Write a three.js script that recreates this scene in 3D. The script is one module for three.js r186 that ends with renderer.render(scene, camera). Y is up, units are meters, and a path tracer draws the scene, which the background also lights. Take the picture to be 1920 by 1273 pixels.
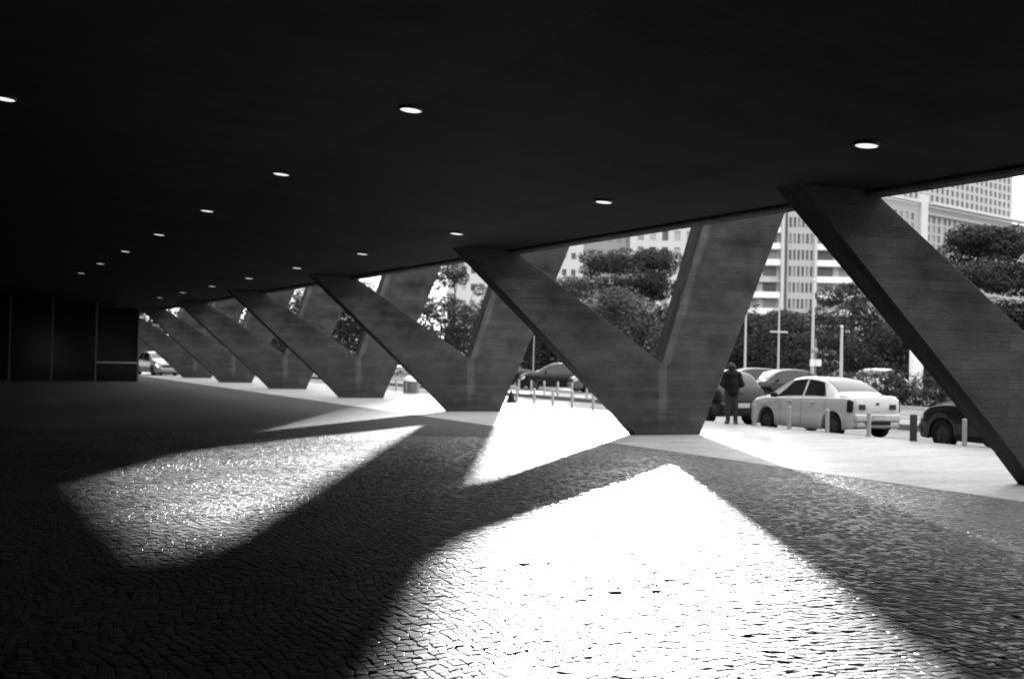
import * as THREE from 'three';
import { mergeGeometries, mergeVertices, toCreasedNormals } from 'three/addons/utils/BufferGeometryUtils.js';
import { RoundedBoxGeometry } from 'three/addons/geometries/RoundedBoxGeometry.js';
import { MarchingCubes } from 'three/addons/objects/MarchingCubes.js';

// ---------------------------------------------------------------- camera, sky, sun, exposure
// X points out of the building towards the street, -Z along the row of piers, Y up, metres.
const scene = new THREE.Scene();
const EYE = new THREE.Vector3(0, 1.56, 0);
const YAW = 0.458, PITCH = 0.0165, ROLL = 0.022;
const camera = new THREE.PerspectiveCamera(32.27, 1024 / 678, 0.1, 2500);
{
  const f = new THREE.Vector3(Math.sin(YAW) * Math.cos(PITCH), Math.sin(PITCH), -Math.cos(YAW) * Math.cos(PITCH));
  const r = new THREE.Vector3(Math.cos(YAW), 0, Math.sin(YAW));
  const u = new THREE.Vector3().crossVectors(r, f);
  camera.position.copy(EYE);
  camera.up.copy(u).multiplyScalar(Math.cos(ROLL)).addScaledVector(r, -Math.sin(ROLL));
  camera.lookAt(EYE.clone().add(f));
}
const renderer = new THREE.WebGLRenderer({ antialias: true });
renderer.toneMapping = THREE.LinearToneMapping;
renderer.toneMappingExposure = 9;
renderer.shadowMap.enabled = true;
camera.focus = 8; camera.userData.fStop = 2.6; // a fast lens focused on the stones in front: the street is a little soft

const SUN = new THREE.Vector3(2.37, 1.0, -3.9).normalize();
{ // hazy white sky with the aureole of a low sun
  const W = 512, H = 256, d = new Float32Array(W * H * 4);
  const v = new THREE.Vector3();
  for (let j = 0; j < H; j++) for (let i = 0; i < W; i++) {
    const el = ((j + 0.5) / H - 0.5) * Math.PI, az = ((i + 0.5) / W - 0.5) * 2 * Math.PI;
    v.set(Math.cos(el) * Math.cos(az), Math.sin(el), Math.cos(el) * Math.sin(az));
    const a = v.angleTo(SUN);
    const base = 0.165 * (1 + 1.5 * Math.max(0, v.y)); // veiled: the zenith brighter than the horizon, as under thin cloud
    const L = base + 3.2 * Math.exp(-a * a / (2 * 0.085 * 0.085)) + 0.3 * Math.exp(-a / 0.3);
    d.set([L, L, L, 1], (j * W + i) * 4);
  }
  const t = new THREE.DataTexture(d, W, H, THREE.RGBAFormat, THREE.FloatType);
  t.mapping = THREE.EquirectangularReflectionMapping; t.magFilter = THREE.LinearFilter; t.needsUpdate = true;
  scene.background = t; scene.environment = t;
}
const sun = new THREE.DirectionalLight(0xffffff, 3.0);
sun.position.copy(SUN).multiplyScalar(300); sun.castShadow = true; sun.shadow.radius = 3;
sun.shadow.camera.left = -120; sun.shadow.camera.right = 120; sun.shadow.camera.top = 80; sun.shadow.camera.bottom = -80; sun.shadow.camera.far = 700;
sun.shadow.mapSize.set(4096, 4096);
scene.add(sun, sun.target);

// ---------------------------------------------------------------- helpers
function rng(seed) { let a = seed >>> 0; return () => { a = (a + 0x6D2B79F5) >>> 0; let t = Math.imul(a ^ (a >>> 15), 1 | a); t = (t + Math.imul(t ^ (t >>> 7), 61 | t)) ^ t; return ((t ^ (t >>> 14)) >>> 0) / 4294967296; }; }
const counts = {};
const numbered = n => { const k = counts[n] = (counts[n] ?? -1) + 1; return k ? `${n}_${String(k).padStart(3, '0')}` : n; };
const shade = o => { o.traverse(m => { if (m.isMesh) { m.castShadow = true; m.receiveShadow = true; } }); return o; };
function mesh(name, geo, mat, parent, label) {
  const g = Array.isArray(geo) ? mergeGeometries(geo.map(x => { const y = x.index ? x.toNonIndexed() : x; for (const k of Object.keys(y.attributes)) if (!['position', 'normal', 'uv'].includes(k)) y.deleteAttribute(k); return y; })) : geo;
  const m = new THREE.Mesh(g, mat); m.name = parent ? name : numbered(name);
  m.castShadow = m.receiveShadow = true;
  if (label) m.userData.label = label;
  (parent || scene).add(m); return m;
}
function thing(name, label, category, pos = [0, 0, 0], turn = 0, group) {
  const o = new THREE.Group(); o.name = numbered(name); o.position.set(...pos); o.rotation.y = turn;
  o.userData = { label, category, kind: 'thing' }; if (group) o.userData.group = group; scene.add(o); return o;
}
function struct(name, geo, mat, label) { const m = mesh(name, geo, mat); m.userData = { kind: 'structure' }; if (label) m.userData.label = label; return m; }
function dup(root, label, pos, turn, scale, mats) {
  const c = root.clone(); c.name = numbered(root.name.replace(/_\d{3}$/, '')); c.userData = { ...root.userData, label };
  if (pos) c.position.set(...pos); if (turn !== undefined) c.rotation.y = turn; if (scale) c.scale.set(...scale);
  if (mats) c.traverse(m => { if (m.isMesh && mats.has(m.material)) m.material = mats.get(m.material); });
  scene.add(c); return c;
}
const box = (w, h, d, x = 0, y = 0, z = 0) => new THREE.BoxGeometry(w, h, d).translate(x, y, z);
const cyl = (r0, r1, h, n, x = 0, y = 0, z = 0) => new THREE.CylinderGeometry(r1, r0, h, n).translate(x, y + h / 2, z);
const rbox = (w, h, d, r, x = 0, y = 0, z = 0) => new RoundedBoxGeometry(w, h, d, 2, r).translate(x, y, z);
const grey = (v, rough = 0.8, o = {}) => { const m = new THREE.MeshPhysicalMaterial({ roughness: rough, ...o }); m.color.setRGB(v, v, v); return m; };
function grid(nx, nz, fn, uvs = 1) { // a subdivided sheet, fn(i/nx, j/nz) -> [x, y, z, u, v]
  const p = [], uv = [], ix = [];
  for (let j = 0; j <= nz; j++) for (let i = 0; i <= nx; i++) { const [x, y, z, u, w] = fn(i / nx, j / nz); p.push(x, y, z); uv.push((u ?? x) * uvs, (w ?? z) * uvs); }
  for (let j = 0; j < nz; j++) for (let i = 0; i < nx; i++) { const a = j * (nx + 1) + i, b = a + 1, c = a + nx + 1, d = c + 1; ix.push(a, c, b, b, c, d); }
  const g = new THREE.BufferGeometry(); g.setAttribute('position', new THREE.Float32BufferAttribute(p, 3)); g.setAttribute('uv', new THREE.Float32BufferAttribute(uv, 2)); g.setIndex(ix); g.computeVertexNormals(); return g;
}
const flat = (x0, x1, z0, z1, y) => grid(1, 1, (a, b) => [x0 + (x1 - x0) * a, y, z0 + (z1 - z0) * b]);

// ---------------------------------------------------------------- textures
function tile(N, fn) { // tileable value noise helper bank
  const r = rng(N * 7 + 3), tab = new Float32Array(65536); for (let i = 0; i < 65536; i++) tab[i] = r();
  const sm = t => t * t * (3 - 2 * t);
  const noise = (x, y, px, py, s = 0) => { const xi = Math.floor(x), yi = Math.floor(y), fx = sm(x - xi), fy = sm(y - yi); const h = (a, b) => tab[((((a % px) + px) % px) * 193 + (((b % py) + py) % py) * 1031 + s * 7919) & 65535]; const a = h(xi, yi), b = h(xi + 1, yi), c = h(xi, yi + 1), d = h(xi + 1, yi + 1); return a + (b - a) * fx + (c - a) * fy + (a - b - c + d) * fx * fy; };
  return noise;
}
function texPair(W, H, fn, repeat) { // fn(x, y in 0..1) -> [tone (sRGB 0..1), height 0..1]
  const c = new Uint8Array(W * H * 4), b = new Uint8Array(W * H * 4);
  for (let j = 0; j < H; j++) for (let i = 0; i < W; i++) {
    const [t, h] = fn((i + 0.5) / W, (j + 0.5) / H, i, j), k = (j * W + i) * 4, tv = Math.max(0, Math.min(255, t * 255)), hv = Math.max(0, Math.min(255, h * 255));
    c[k] = c[k + 1] = c[k + 2] = tv; b[k] = b[k + 1] = b[k + 2] = hv; c[k + 3] = b[k + 3] = 255;
  }
  return [c, b].map((d, n) => { const t = new THREE.DataTexture(d, W, H); t.wrapS = t.wrapT = THREE.RepeatWrapping; t.magFilter = THREE.LinearFilter; if (!n) t.colorSpace = THREE.SRGBColorSpace; if (repeat) t.repeat.set(...repeat); t.needsUpdate = true; return t; });
}
const nz = tile(1);
// board-marked concrete, 4 m square: boards 0.125 m high, laid level, in lengths
const boards = (() => {
  const r = rng(11), rows = 32, tone = [], off = [], len = [];
  for (let k = 0; k < rows; k++) { tone.push(r()); off.push(r()); len.push(2 + Math.floor(r() * 2)); }
  const seg = (k, x) => { const q = Math.floor(((x + off[k]) % 1) * len[k]); return nz(k * 3.7 + q * 11.3, 0.5, 256, 256, 5); };
  return (x, y) => {
    const yy = ((y % 1) + 1) % 1, xx = ((x % 1) + 1) % 1, k = Math.floor(yy * rows) % rows, f = yy * rows - Math.floor(yy * rows);
    const joint = Math.min(f, 1 - f) < 0.05 ? 1 : 0;
    const grain = nz(xx * 24, yy * 512, 24, 512, 1), fine = nz(xx * 700, yy * 700, 700, 700, 2), blot = nz(xx * 5, yy * 9, 5, 9, 3) * 0.6 + nz(xx * 17, yy * 23, 17, 23, 4) * 0.4;
    const s = seg(k, xx);
    return [0.44 + (tone[k] - 0.5) * 0.05 + (s - 0.5) * 0.045 + (grain - 0.5) * 0.05 + (fine - 0.5) * 0.20 + (blot - 0.5) * 0.20 - joint * 0.06, 0.55 + (tone[k] - 0.5) * 0.25 + (s - 0.5) * 0.2 + (grain - 0.5) * 0.25 - joint * 0.3, fine];
  };
})();
const [boardMap, boardBump] = texPair(1024, 1024, (x, y) => boards(x, y), [0.25, 0.25]);
// the street face of the piers: same boards, with lime that has run down from the crotch and along the inner edge of the outer arm; 5.6 x 6 m, pier axes
const [pierMap, pierBump] = texPair(1120, 1200, (x, y) => {
  const X = x * 5.6 - 0.6, Y = y * 6; // X measured from the outer edge of the foot
  let [t, h, fine] = boards(X / 4 + 0.13, Y / 4 + 0.27);
  const edge = Y > 1.52 ? 0.54 + (Y - 1.52) * 0.33 : 0.55; // the inner edge of the outer arm, then straight down
  const w = 0.10 + 0.06 * nz(Y * 3, 7.5, 64, 64, 6) + (Y > 1.5 ? 0.05 : 0);
  const dx = X - edge - (Y > 1.5 ? 0.06 : 0.02 + 0.02 * nz(Y * 4, 3.3, 64, 64, 8));
  let m = Math.max(0, 1 - Math.abs(dx) / w); m = Math.min(1, m * 2.2) * (0.5 + 0.5 * nz(X * 40, Y * 2.2, 256, 64, 9));
  if (Y < 0.35) m *= Math.max(0, Y / 0.35) * 0.5;
  const d2 = Math.max(0, 1 - Math.abs(X - 1.02) / 0.035) * (Y > 2.0 && Y < 2.75 ? 0.7 : 0) * nz(X * 40, Y * 3, 256, 64, 12); // a lesser run beside it
  t += 0.15 * Math.max(m, d2) * (0.7 + 0.6 * fine);
  // two wide dark stains where water sits on a lift of the pour
  const st = nz(X * 1.4 + 3, Y * 2.6, 32, 32, 10); if (st > 0.55) t -= 0.055 * Math.min(1, (st - 0.55) / 0.3) * (0.6 + 0.8 * nz(X * 12, Y * 12, 128, 128, 14));
  return [t, h];
});
pierMap.repeat.set(1 / 5.6, 1 / 6); pierMap.offset.set(0.6 / 5.6, 0); pierBump.repeat.copy(pierMap.repeat); pierBump.offset.copy(pierMap.offset);
// small squared stones laid by hand, 4.8 m square, 64 x 64 stones: centres shaken, cells by nearest centre
const [stoneMap, stoneBump] = (() => {
  const n = 64, r = rng(5), cx = [], cy = [], tn = [], ht = [];
  for (let j = 0; j < n; j++) for (let i = 0; i < n; i++) { cx.push((i + 0.5 + (j % 2) * 0.5 + (r() - 0.5) * 0.5) / n); cy.push((j + 0.5 + (r() - 0.5) * 0.4) / n); tn.push(r()); ht.push(r()); }
  return texPair(1024, 1024, (x, y) => {
    const gi = Math.floor(x * n), gj = Math.floor(y * n); let d1 = 9, d2 = 9, id = 0;
    for (let b = -1; b <= 1; b++) for (let a = -2; a <= 1; a++) { const i = (gi + a + n) % n, j = (gj + b + n) % n, k = j * n + i; let dx = x - cx[k], dy = y - cy[k]; dx -= Math.round(dx); dy -= Math.round(dy); const d = Math.max(Math.abs(dx), Math.abs(dy)) * 0.6 + Math.hypot(dx, dy) * 0.4; if (d < d1) { d2 = d1; d1 = d; id = k; } else if (d < d2) d2 = d; }
    const e = (d2 - d1) * n, j = Math.max(0, Math.min(1, e / 0.16)), fine = nz(x * 500, y * 500, 500, 500, 2);
    return [j * (0.42 + tn[id] * 0.16 + (fine - 0.5) * 0.1) + (1 - j) * 0.2, j * (0.6 + ht[id] * 0.35 + (fine - 0.5) * 0.08) + (1 - j) * 0.1];
  }, [1 / 4.8, 1 / 4.8]);
})();
const [pavMap, pavBump] = texPair(1024, 1024, (x, y) => { const f = nz(x * 512, y * 512, 512, 512, 1), m = nz(x * 40, y * 160, 40, 160, 2), l = nz(x * 6, y * 20, 6, 20, 3), s = nz(x * 90, y * 90, 90, 90, 4); return [0.66 + (f - 0.5) * 0.14 + (m - 0.5) * 0.10 + (l - 0.5) * 0.10 - (s > 0.86 ? 0.08 : 0), 0.5 + (f - 0.5) * 0.6 + (s - 0.5) * 0.4]; }, [1 / 6, 1 / 6]);
const [roadMap, roadBump] = texPair(1024, 1024, (x, y) => { const f = nz(x * 700, y * 700, 700, 700, 1), m = nz(x * 30, y * 60, 30, 60, 2), l = nz(x * 5, y * 9, 5, 9, 3); return [0.5 + (f - 0.5) * 0.2 + (m - 0.5) * 0.10 + (l - 0.5) * 0.12, f]; }, [1 / 8, 1 / 8]);

const M = {
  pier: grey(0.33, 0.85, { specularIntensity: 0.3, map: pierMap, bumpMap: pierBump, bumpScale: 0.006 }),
  board: grey(0.56, 0.85, { specularIntensity: 0.3, map: boardMap, bumpMap: boardBump, bumpScale: 0.006 }),
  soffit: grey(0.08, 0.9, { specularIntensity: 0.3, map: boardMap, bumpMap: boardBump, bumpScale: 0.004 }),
  lip: grey(0.4, 0.8, { specularIntensity: 0.3, map: boardMap, bumpMap: boardBump, bumpScale: 0.003 }),  // paler than the soffit: the stronger light at the edge is put into the tone
  bed: grey(0.045, 0.95), stones: grey(1, 0.68, { vertexColors: true }), wornStones: grey(1, 0.43, { vertexColors: true }),
  stoneSheet: grey(0.36, 0.85, { specularIntensity: 0.4, map: stoneMap, bumpMap: stoneBump, bumpScale: 0.02 }),
  pav: grey(0.8, 0.6, { map: pavMap, bumpMap: pavBump, bumpScale: 0.002 }),
  kerb: grey(0.36, 0.7), kerbDark: grey(0.14, 0.8), drain: grey(0.10, 0.6),
  road: grey(0.62, 0.75, { map: roadMap, bumpMap: roadBump, bumpScale: 0.003 }),
  earth: grey(0.12, 0.95), median: grey(0.5, 0.75, { map: pavMap, bumpMap: pavBump, bumpScale: 0.003 }), grass: grey(0.07, 0.95),
  mullion: grey(0.12, 0.6), metal: grey(0.32, 0.45, { metalness: 0.6 }), paleMetal: grey(0.5, 0.5, { metalness: 0.2 }), darkMetal: grey(0.03, 0.4, { metalness: 0.5 }),
  bollard: grey(0.36, 0.6), bollardDark: grey(0.04, 0.6),
  white: grey(0.8, 0.5), black: grey(0.015, 0.7, { specularIntensity: 0.3 }), glassDark: grey(0.012, 0.04, { specularIntensity: 1 }), glassHall: grey(0.008, 0.12, { specularIntensity: 0.35 }),
  carWhite: grey(0.42, 0.32, { clearcoat: 1, clearcoatRoughness: 0.04 }), carBlack: grey(0.006, 0.3, { specularIntensity: 0.5, clearcoat: 0.35, clearcoatRoughness: 0.03 }), carGrey: grey(0.10, 0.35, { clearcoat: 1, clearcoatRoughness: 0.04 }), carSilver: grey(0.4, 0.35, { clearcoat: 1, clearcoatRoughness: 0.04 }),
  tyre: grey(0.015, 0.85, { specularIntensity: 0.3 }), rim: grey(0.06, 0.5, { metalness: 0.5 }), lens: grey(0.02, 0.12), chrome: grey(0.6, 0.15, { metalness: 1 }), headlamp: grey(0.6, 0.1),
  bark: grey(0.055, 0.95), leaf: grey(0.045, 0.85, { specularIntensity: 0.4 }), leafPale: grey(0.075, 0.85, { specularIntensity: 0.4 }), leafDark: grey(0.03, 0.85, { specularIntensity: 0.4 }),
  wall: grey(0.5, 0.85), wallMid: grey(0.38, 0.85), wallWarm: grey(0.31, 0.85), wallGrey: grey(0.36, 0.85), pane: grey(0.08, 0.3), shutter: grey(0.25, 0.6),
  skin: grey(0.22, 0.55), jacket: grey(0.012, 0.85, { specularIntensity: 0.2 }), trousers: grey(0.045, 0.9, { specularIntensity: 0.2 }), hair: grey(0.01, 0.6, { specularIntensity: 0.4 }), shoe: grey(0.03, 0.6),
};
const lamp = new THREE.MeshStandardMaterial({ color: 0x222222, emissive: 0xffffff, emissiveIntensity: 0.1, roughness: 0.6 });
const headOn = new THREE.MeshStandardMaterial({ color: 0x444444, emissive: 0xffffff, emissiveIntensity: 0.3, roughness: 0.2 });

// ---------------------------------------------------------------- ground
const XS = 11.5, XK = 18.7, XM = 23.55, XM2 = 26.4, XF = 31.5; // seam, kerb, median kerbs, far kerb
struct('ground', flat(-700, 900, -900, 300, -0.16), M.earth);
struct('road', flat(XK, 35.5, -260, 40, -0.128), M.road);
struct('forecourt_paving', flat(XS + 0.12, XK - 0.16, -200, 40, 0.008), M.pav);
struct('forecourt_edge', box(XK - 0.16 - XS, 0.16, 240, (XK - 0.16 + XS) / 2, -0.0765, -80), M.kerb);
// kerb stones along the forecourt, each 1.1 m
function kerbLine(name, x, w, h, y, z0, z1, mat) {
  const root = new THREE.Group(); root.name = numbered(name); root.userData = { kind: 'structure' }; scene.add(root);
  const g = rbox(w, h, 1.085, 0.012);
  for (let z = z0; z > z1; z -= 1.1) { const m = mesh('kerbstone', g, mat, root); m.position.set(x, y - h / 2, z); }
}
kerbLine('kerb', XK - 0.085, 0.15, 0.3, 0.012, 2, -72, M.kerb);
kerbLine('median_kerb', XM + 0.075, 0.15, 0.3, 0.03, -8, -76, M.kerbDark);  // median kerbs: the shade on their faces is put into the dark colour
kerbLine('median_kerb', XM2 - 0.075, 0.15, 0.3, 0.03, -8, -84, M.kerbDark);
struct('median', flat(XM + 0.15, XM2 - 0.15, -200, 20, 0.012), M.median);
kerbLine('park_kerb', 35.575, 0.15, 0.3, -0.0, -12, -100, M.kerb);
struct('park_ground', flat(35.65, 260, -400, 40, -0.02), M.grass);
// drain line where the stone paving of the hall meets the forecourt
{
  const root = new THREE.Group(); root.name = 'paving_seam'; root.userData = { kind: 'structure' }; scene.add(root);
  const g = rbox(0.10, 0.06, 0.98, 0.008);
  for (let z = 3; z > -75; z -= 1) mesh('edging_stone', g, M.kerbDark, root).position.set(XS + 0.06, -0.019, z);
}
// the paving of the hall: stones one by one near the camera, a stone-textured sheet beyond
const paving = new THREE.Group(); paving.name = 'stone_paving'; paving.userData = { kind: 'structure' }; scene.add(paving);
{
  const X0 = -12, X1 = XS + 0.01, Z0 = 26, Z1 = -130, Dn = 4.3, Df = 23, fx = Math.sin(YAW), fz = -Math.cos(YAW), rx = Math.cos(YAW), rz = Math.sin(YAW);
  const at = (d, s) => [fx * d + rx * s, fz * d + rz * s];
  const hw = d => 0.46 * d + 0.5;
  // trapezoid in front of the camera, in plan, clipped at the seam
  let poly = [at(Dn, -hw(Dn)), at(Df, -hw(Df)), at(Df, hw(Df)), at(Dn, hw(Dn))];
  const clip = []; for (let i = 0; i < 4; i++) { const a = poly[i], b = poly[(i + 1) % 4], ia = a[0] <= X1 - 0.001, ib = b[0] <= X1 - 0.001; if (ia) clip.push(a); if (ia !== ib) { const t = (X1 - 0.001 - a[0]) / (b[0] - a[0]); clip.push([X1 - 0.001, a[1] + (b[1] - a[1]) * t]); } }
  const inside = (x, z) => { let c = false; for (let i = 0, j = clip.length - 1; i < clip.length; j = i++) { const [xi, zi] = clip[i], [xj, zj] = clip[j]; if ((zi > z) !== (zj > z) && x < (xj - xi) * (z - zi) / (zj - zi) + xi) c = !c; } return c; };
  const sh = new THREE.Shape([[X0, Z0], [X0, Z1], [X1, Z1], [X1, Z0]].map(p => new THREE.Vector2(p[0], -p[1])));
  sh.holes.push(new THREE.Path(clip.map(p => new THREE.Vector2(p[0], -p[1]))));
  mesh('stone_field', new THREE.ShapeGeometry(sh).rotateX(-Math.PI / 2).translate(0, 0.006, 0), M.stoneSheet, paving).userData.kind = 'stuff';
  mesh('joint_bed', flat(X0, X1, Z1, Z0, -0.012), M.bed, paving);
  // stones: courses run across the hall in shallow waves; every corner shaken, every top tilted a little
  const r = rng(77), C = 0.063, list = [];
  const warp = (u, v) => [u + 0.10 * Math.sin(v * 1.3) + 0.06 * Math.sin(v * 3.1 + u * 0.9), v + 0.16 * Math.sin(u * 1.1) + 0.07 * Math.sin(u * 2.7 + 1.3)];
  const hash = (i, j, k) => { let h = (i * 374761393 + j * 668265263 + k * 974634777) | 0; h = Math.imul(h ^ (h >>> 13), 1274126177); return ((h ^ (h >>> 16)) >>> 0) / 4294967296; };
  const corner = (i, j) => { const [x, y] = warp((i + ((j & 1) ? 0.0 : 0.0)) * C * 1.08, j * C); return [x + (hash(i, j, 1) - 0.5) * C * 0.66, y + (hash(i, j, 2) - 0.5) * C * 0.62]; };
  const i0 = Math.floor(-8 / (C * 1.08)), i1 = Math.ceil(13 / (C * 1.08)), j0 = Math.floor(-30 / C), j1 = 0;
  for (let j = j0; j < j1; j++) for (let i = i0; i < i1; i++) {
    const q = [corner(i, j), corner(i, j + 1), corner(i + 1, j + 1), corner(i + 1, j)];
    const cx = (q[0][0] + q[1][0] + q[2][0] + q[3][0]) / 4, cz = (q[0][1] + q[1][1] + q[2][1] + q[3][1]) / 4;
    if (!inside(cx, cz) || hash(i, j, 9) < 0.003) continue; // a few stones are missing
    list.push([Math.hypot(cx, cz), q, cx, cz]);
  }
  list.sort((a, b) => a[0] - b[0]);
  function stone(q, cx, cz, out, ox = 0, oz = 0) {
    const h = (r() - 0.5) * 0.007 + (nz(cx * 2.1 + 40, cz * 2.1 + 80, 256, 256, 22) - 0.5) * 0.008, tx = (r() - 0.5) * 0.10, tz = (r() - 0.5) * 0.10, tone = 0.068 + r() * 0.05 + (nz(cx * 1.3 + 40, cz * 1.3 + 80, 256, 256, 21) - 0.5) * 0.03 + (r() < 0.06 ? -0.025 : 0), gap = 0.93 + r() * 0.045;
    const P = (k, s, y) => { const x = (q[k][0] - cx) * s, z = (q[k][1] - cz) * s; return [cx + x - ox, y + h + x * tx + z * tz, cz + z - oz]; };
    const base = out.p.length / 3;
    for (let k = 0; k < 4; k++) { out.p.push(...P(k, gap * 0.80, 0.0105)); out.n.push(-tx, 1, -tz); }
    for (let k = 0; k < 4; k++) { out.p.push(...P(k, gap, 0.004)); const a = Math.atan2(q[k][1] - cz, q[k][0] - cx); out.n.push(Math.cos(a) * 0.5 - tx, 0.9, Math.sin(a) * 0.5 - tz); }
    for (let k = 0; k < 4; k++) { out.p.push(...P(k, gap * 1.01, -0.014)); const a = Math.atan2(q[k][1] - cz, q[k][0] - cx); out.n.push(Math.cos(a), 0, Math.sin(a)); }
    for (let k = 0; k < 12; k++) out.c.push(tone, tone, tone);
    out.i.push(base, base + 1, base + 2, base, base + 2, base + 3);
    for (let ring = 0; ring < 2; ring++) for (let k = 0; k < 4; k++) { const a = base + ring * 4 + k, b = base + ring * 4 + (k + 1) % 4; out.i.push(a, a + 4, b, b, a + 4, b + 4); }
  }
  const make = o => { const g = new THREE.BufferGeometry(); g.setAttribute('position', new THREE.Float32BufferAttribute(o.p, 3)); g.setAttribute('normal', new THREE.Float32BufferAttribute(o.n, 3)); g.setAttribute('color', new THREE.Float32BufferAttribute(o.c, 3)); g.setIndex(o.i); g.normalizeNormals(); return g; };
  const fresh = () => ({ p: [], n: [], c: [], i: [] }), rest = fresh(), worn = fresh(); // about two in five are worn smooth by feet
  // the nearest 300 that fall inside the frame are stones of their own
  let own = 0;
  for (const [, q, cx, cz] of list) {
    const d = cx * fx + cz * fz, s = cx * rx + cz * rz;
    if (own < 300 && d > 5.42 && Math.abs(s) < 0.43 * d) { const o = fresh(); stone(q, cx, cz, o, cx, cz); mesh('stone', make(o), hash(Math.round(cx * 1e3), Math.round(cz * 1e3), 4) < 0.4 ? M.wornStones : M.stones, paving).position.set(cx, 0, cz); own++; }
    else stone(q, cx, cz, hash(Math.round(cx * 1e3), Math.round(cz * 1e3), 4) < 0.4 ? worn : rest);
  }
  mesh('small_stones', make(rest), M.stones, paving).userData.kind = 'stuff'; mesh('worn_stones', make(worn), M.wornStones, paving).userData.kind = 'stuff';
  console.log('stones', list.length);
}

// ---------------------------------------------------------------- the building
{
  const prof = [[10.24, 3.725], [8.1, 3.735], [4.32, 4.105], [0.6, 4.262], [-4, 4.4], [-12, 4.4], [-12, 5.0], [10.24, 5.0]];
  const s = new THREE.Shape(prof.map(p => new THREE.Vector2(...p)));
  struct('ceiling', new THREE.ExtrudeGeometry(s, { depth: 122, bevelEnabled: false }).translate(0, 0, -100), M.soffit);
  // edge beam with a drip lip under its outer side
  const e = new THREE.Shape([[10.2405, 3.69], [10.28, 3.665], [10.50, 3.66], [10.54, 3.69], [10.54, 5.1], [10.2405, 5.1]].map(p => new THREE.Vector2(...p)));
  struct('edge_beam', new THREE.ExtrudeGeometry(e, { depth: 122, bevelEnabled: false }).translate(0, 0, -100), M.lip);
  // the storeys above, set on the slab, and the walls that close the hall on the left and at its ends
  struct('upper_storey', box(20, 6.2, 118, -0.2, 8.2, -39.5), M.board);
  struct('roof_slab', box(22, 0.5, 124, -0.4, 11.58, -39.5), M.board);
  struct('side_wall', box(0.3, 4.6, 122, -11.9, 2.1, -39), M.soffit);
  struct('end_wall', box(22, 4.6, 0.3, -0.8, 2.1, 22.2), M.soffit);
}
// V piers: a narrow foot, an inner arm that rises to the slab and an outer arm that leans out past its edge to the roof
const pierShapes = (() => {
  const X0 = 13.4; // outer corner of the foot on the hall side
  const P = pts => { const s = new THREE.Shape(pts.map(([x, y]) => new THREE.Vector2(x - X0, y))); const g = new THREE.ExtrudeGeometry(s, { depth: 1, bevelEnabled: true, bevelThickness: 0.012, bevelSize: 0.012, bevelOffset: -0.012, bevelSegments: 1 }); const p = g.attributes.position; for (let i = 0; i < p.count; i++) { const y = p.getY(i), t = 0.30 + 0.035 * Math.min(y, 5); p.setZ(i, (p.getZ(i) - 1.012) * t); } g.computeVertexNormals(); return g; };
  return {
    foot: P([[13.4, -0.05], [14.94, -0.05], [15.147, 0.45], [12.89, 0.45]]),
    outer: P([[12.886, 0.454], [15.149, 0.454], [16.15, 2.653], [17.137, 4.9], [19.1, 9.5], [19.3, 11.0], [10.4, 11.0], [10.4, 10.1], [16.4, 9.4], [14.914, 4.475], [14.33, 2.70], [13.94, 1.524], [12.74, 0.588]]),
    inner: P([[12.737, 0.592], [13.936, 1.529], [12.22, 2.60], [10.50, 3.66], [10.36, 3.85], [9.07, 3.85]]),
  };
})();
{
  const lab = {
    '-1': 'V-shaped concrete pier behind the photographer, nearer the end wall',
    0: 'V-shaped concrete pier level with the photographer, out of view to the right',
    1: 'nearest V-shaped concrete pier, its dark inner arm crossing the right side of the picture',
    2: 'V-shaped concrete pier standing whole right of centre, left of the person',
    3: 'V-shaped concrete pier just left of centre, next behind the whole one',
    4: 'V-shaped concrete pier third behind the nearest, left of the squat litter bin',
    5: 'fifth V-shaped concrete pier, a small white patch of ground at its left foot',
    6: 'sixth V-shaped concrete pier, right of the last lit strip of ground',
    7: 'dim V-shaped concrete pier seventh in line, right of the small car with lit headlamps',
    8: 'farthest V-shaped concrete pier, hardly seen behind the small car with lit headlamps',
  };
  for (let i = -1; i <= 8; i++) {
    const t = thing('concrete_pier', lab[i], 'concrete pier', [13.4, 0, -1.02 - 10 * i], 0, 'V-shaped piers in a row');
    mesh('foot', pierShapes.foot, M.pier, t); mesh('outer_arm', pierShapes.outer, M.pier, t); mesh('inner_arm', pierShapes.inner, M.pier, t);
  }
}
// ceiling lamps: a ring, and a lit disc a little way up inside it
{
  const ringG = new THREE.LatheGeometry([[0.108, 0.03], [0.104, -0.004], [0.112, -0.008], [0.122, -0.002], [0.122, 0.03]].map(p => new THREE.Vector2(...p)), 28);
  const discG = new THREE.CircleGeometry(0.108, 28).rotateX(Math.PI / 2).translate(0, -0.005, 0);
  const ord = ['nearest', 'second', 'third', 'fourth', 'fifth', 'sixth', 'seventh', 'eighth', 'ninth', 'tenth'];
  let proto;
  const put = (x, y, z, label) => {
    if (!proto) { proto = thing('ceiling_lamp', label, 'ceiling lamp', [x, y - 0.008, z], 0, 'round lamps let into the dark ceiling'); proto.rotation.z = -0.09; mesh('ring', ringG, M.darkMetal, proto); mesh('lamp_disc', discG, lamp, proto); }
    else dup(proto, label, [x, y - 0.008, z]);
  };
  for (let k = 0; k < 9; k++) put(8.10, 3.722, -(8.707 + 5 * k), `${ord[k]} round lit lamp of the ceiling row beside the street edge`);
  for (let k = 0; k < 7; k++) put(4.32, 4.095, -(11.23 + 5 * k), `${ord[k]} round lit lamp of the ceiling row left of the street-edge row`);
  put(0.61, 4.250, -13.75, 'round lit ceiling lamp cut by the left edge of the picture');
}
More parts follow.
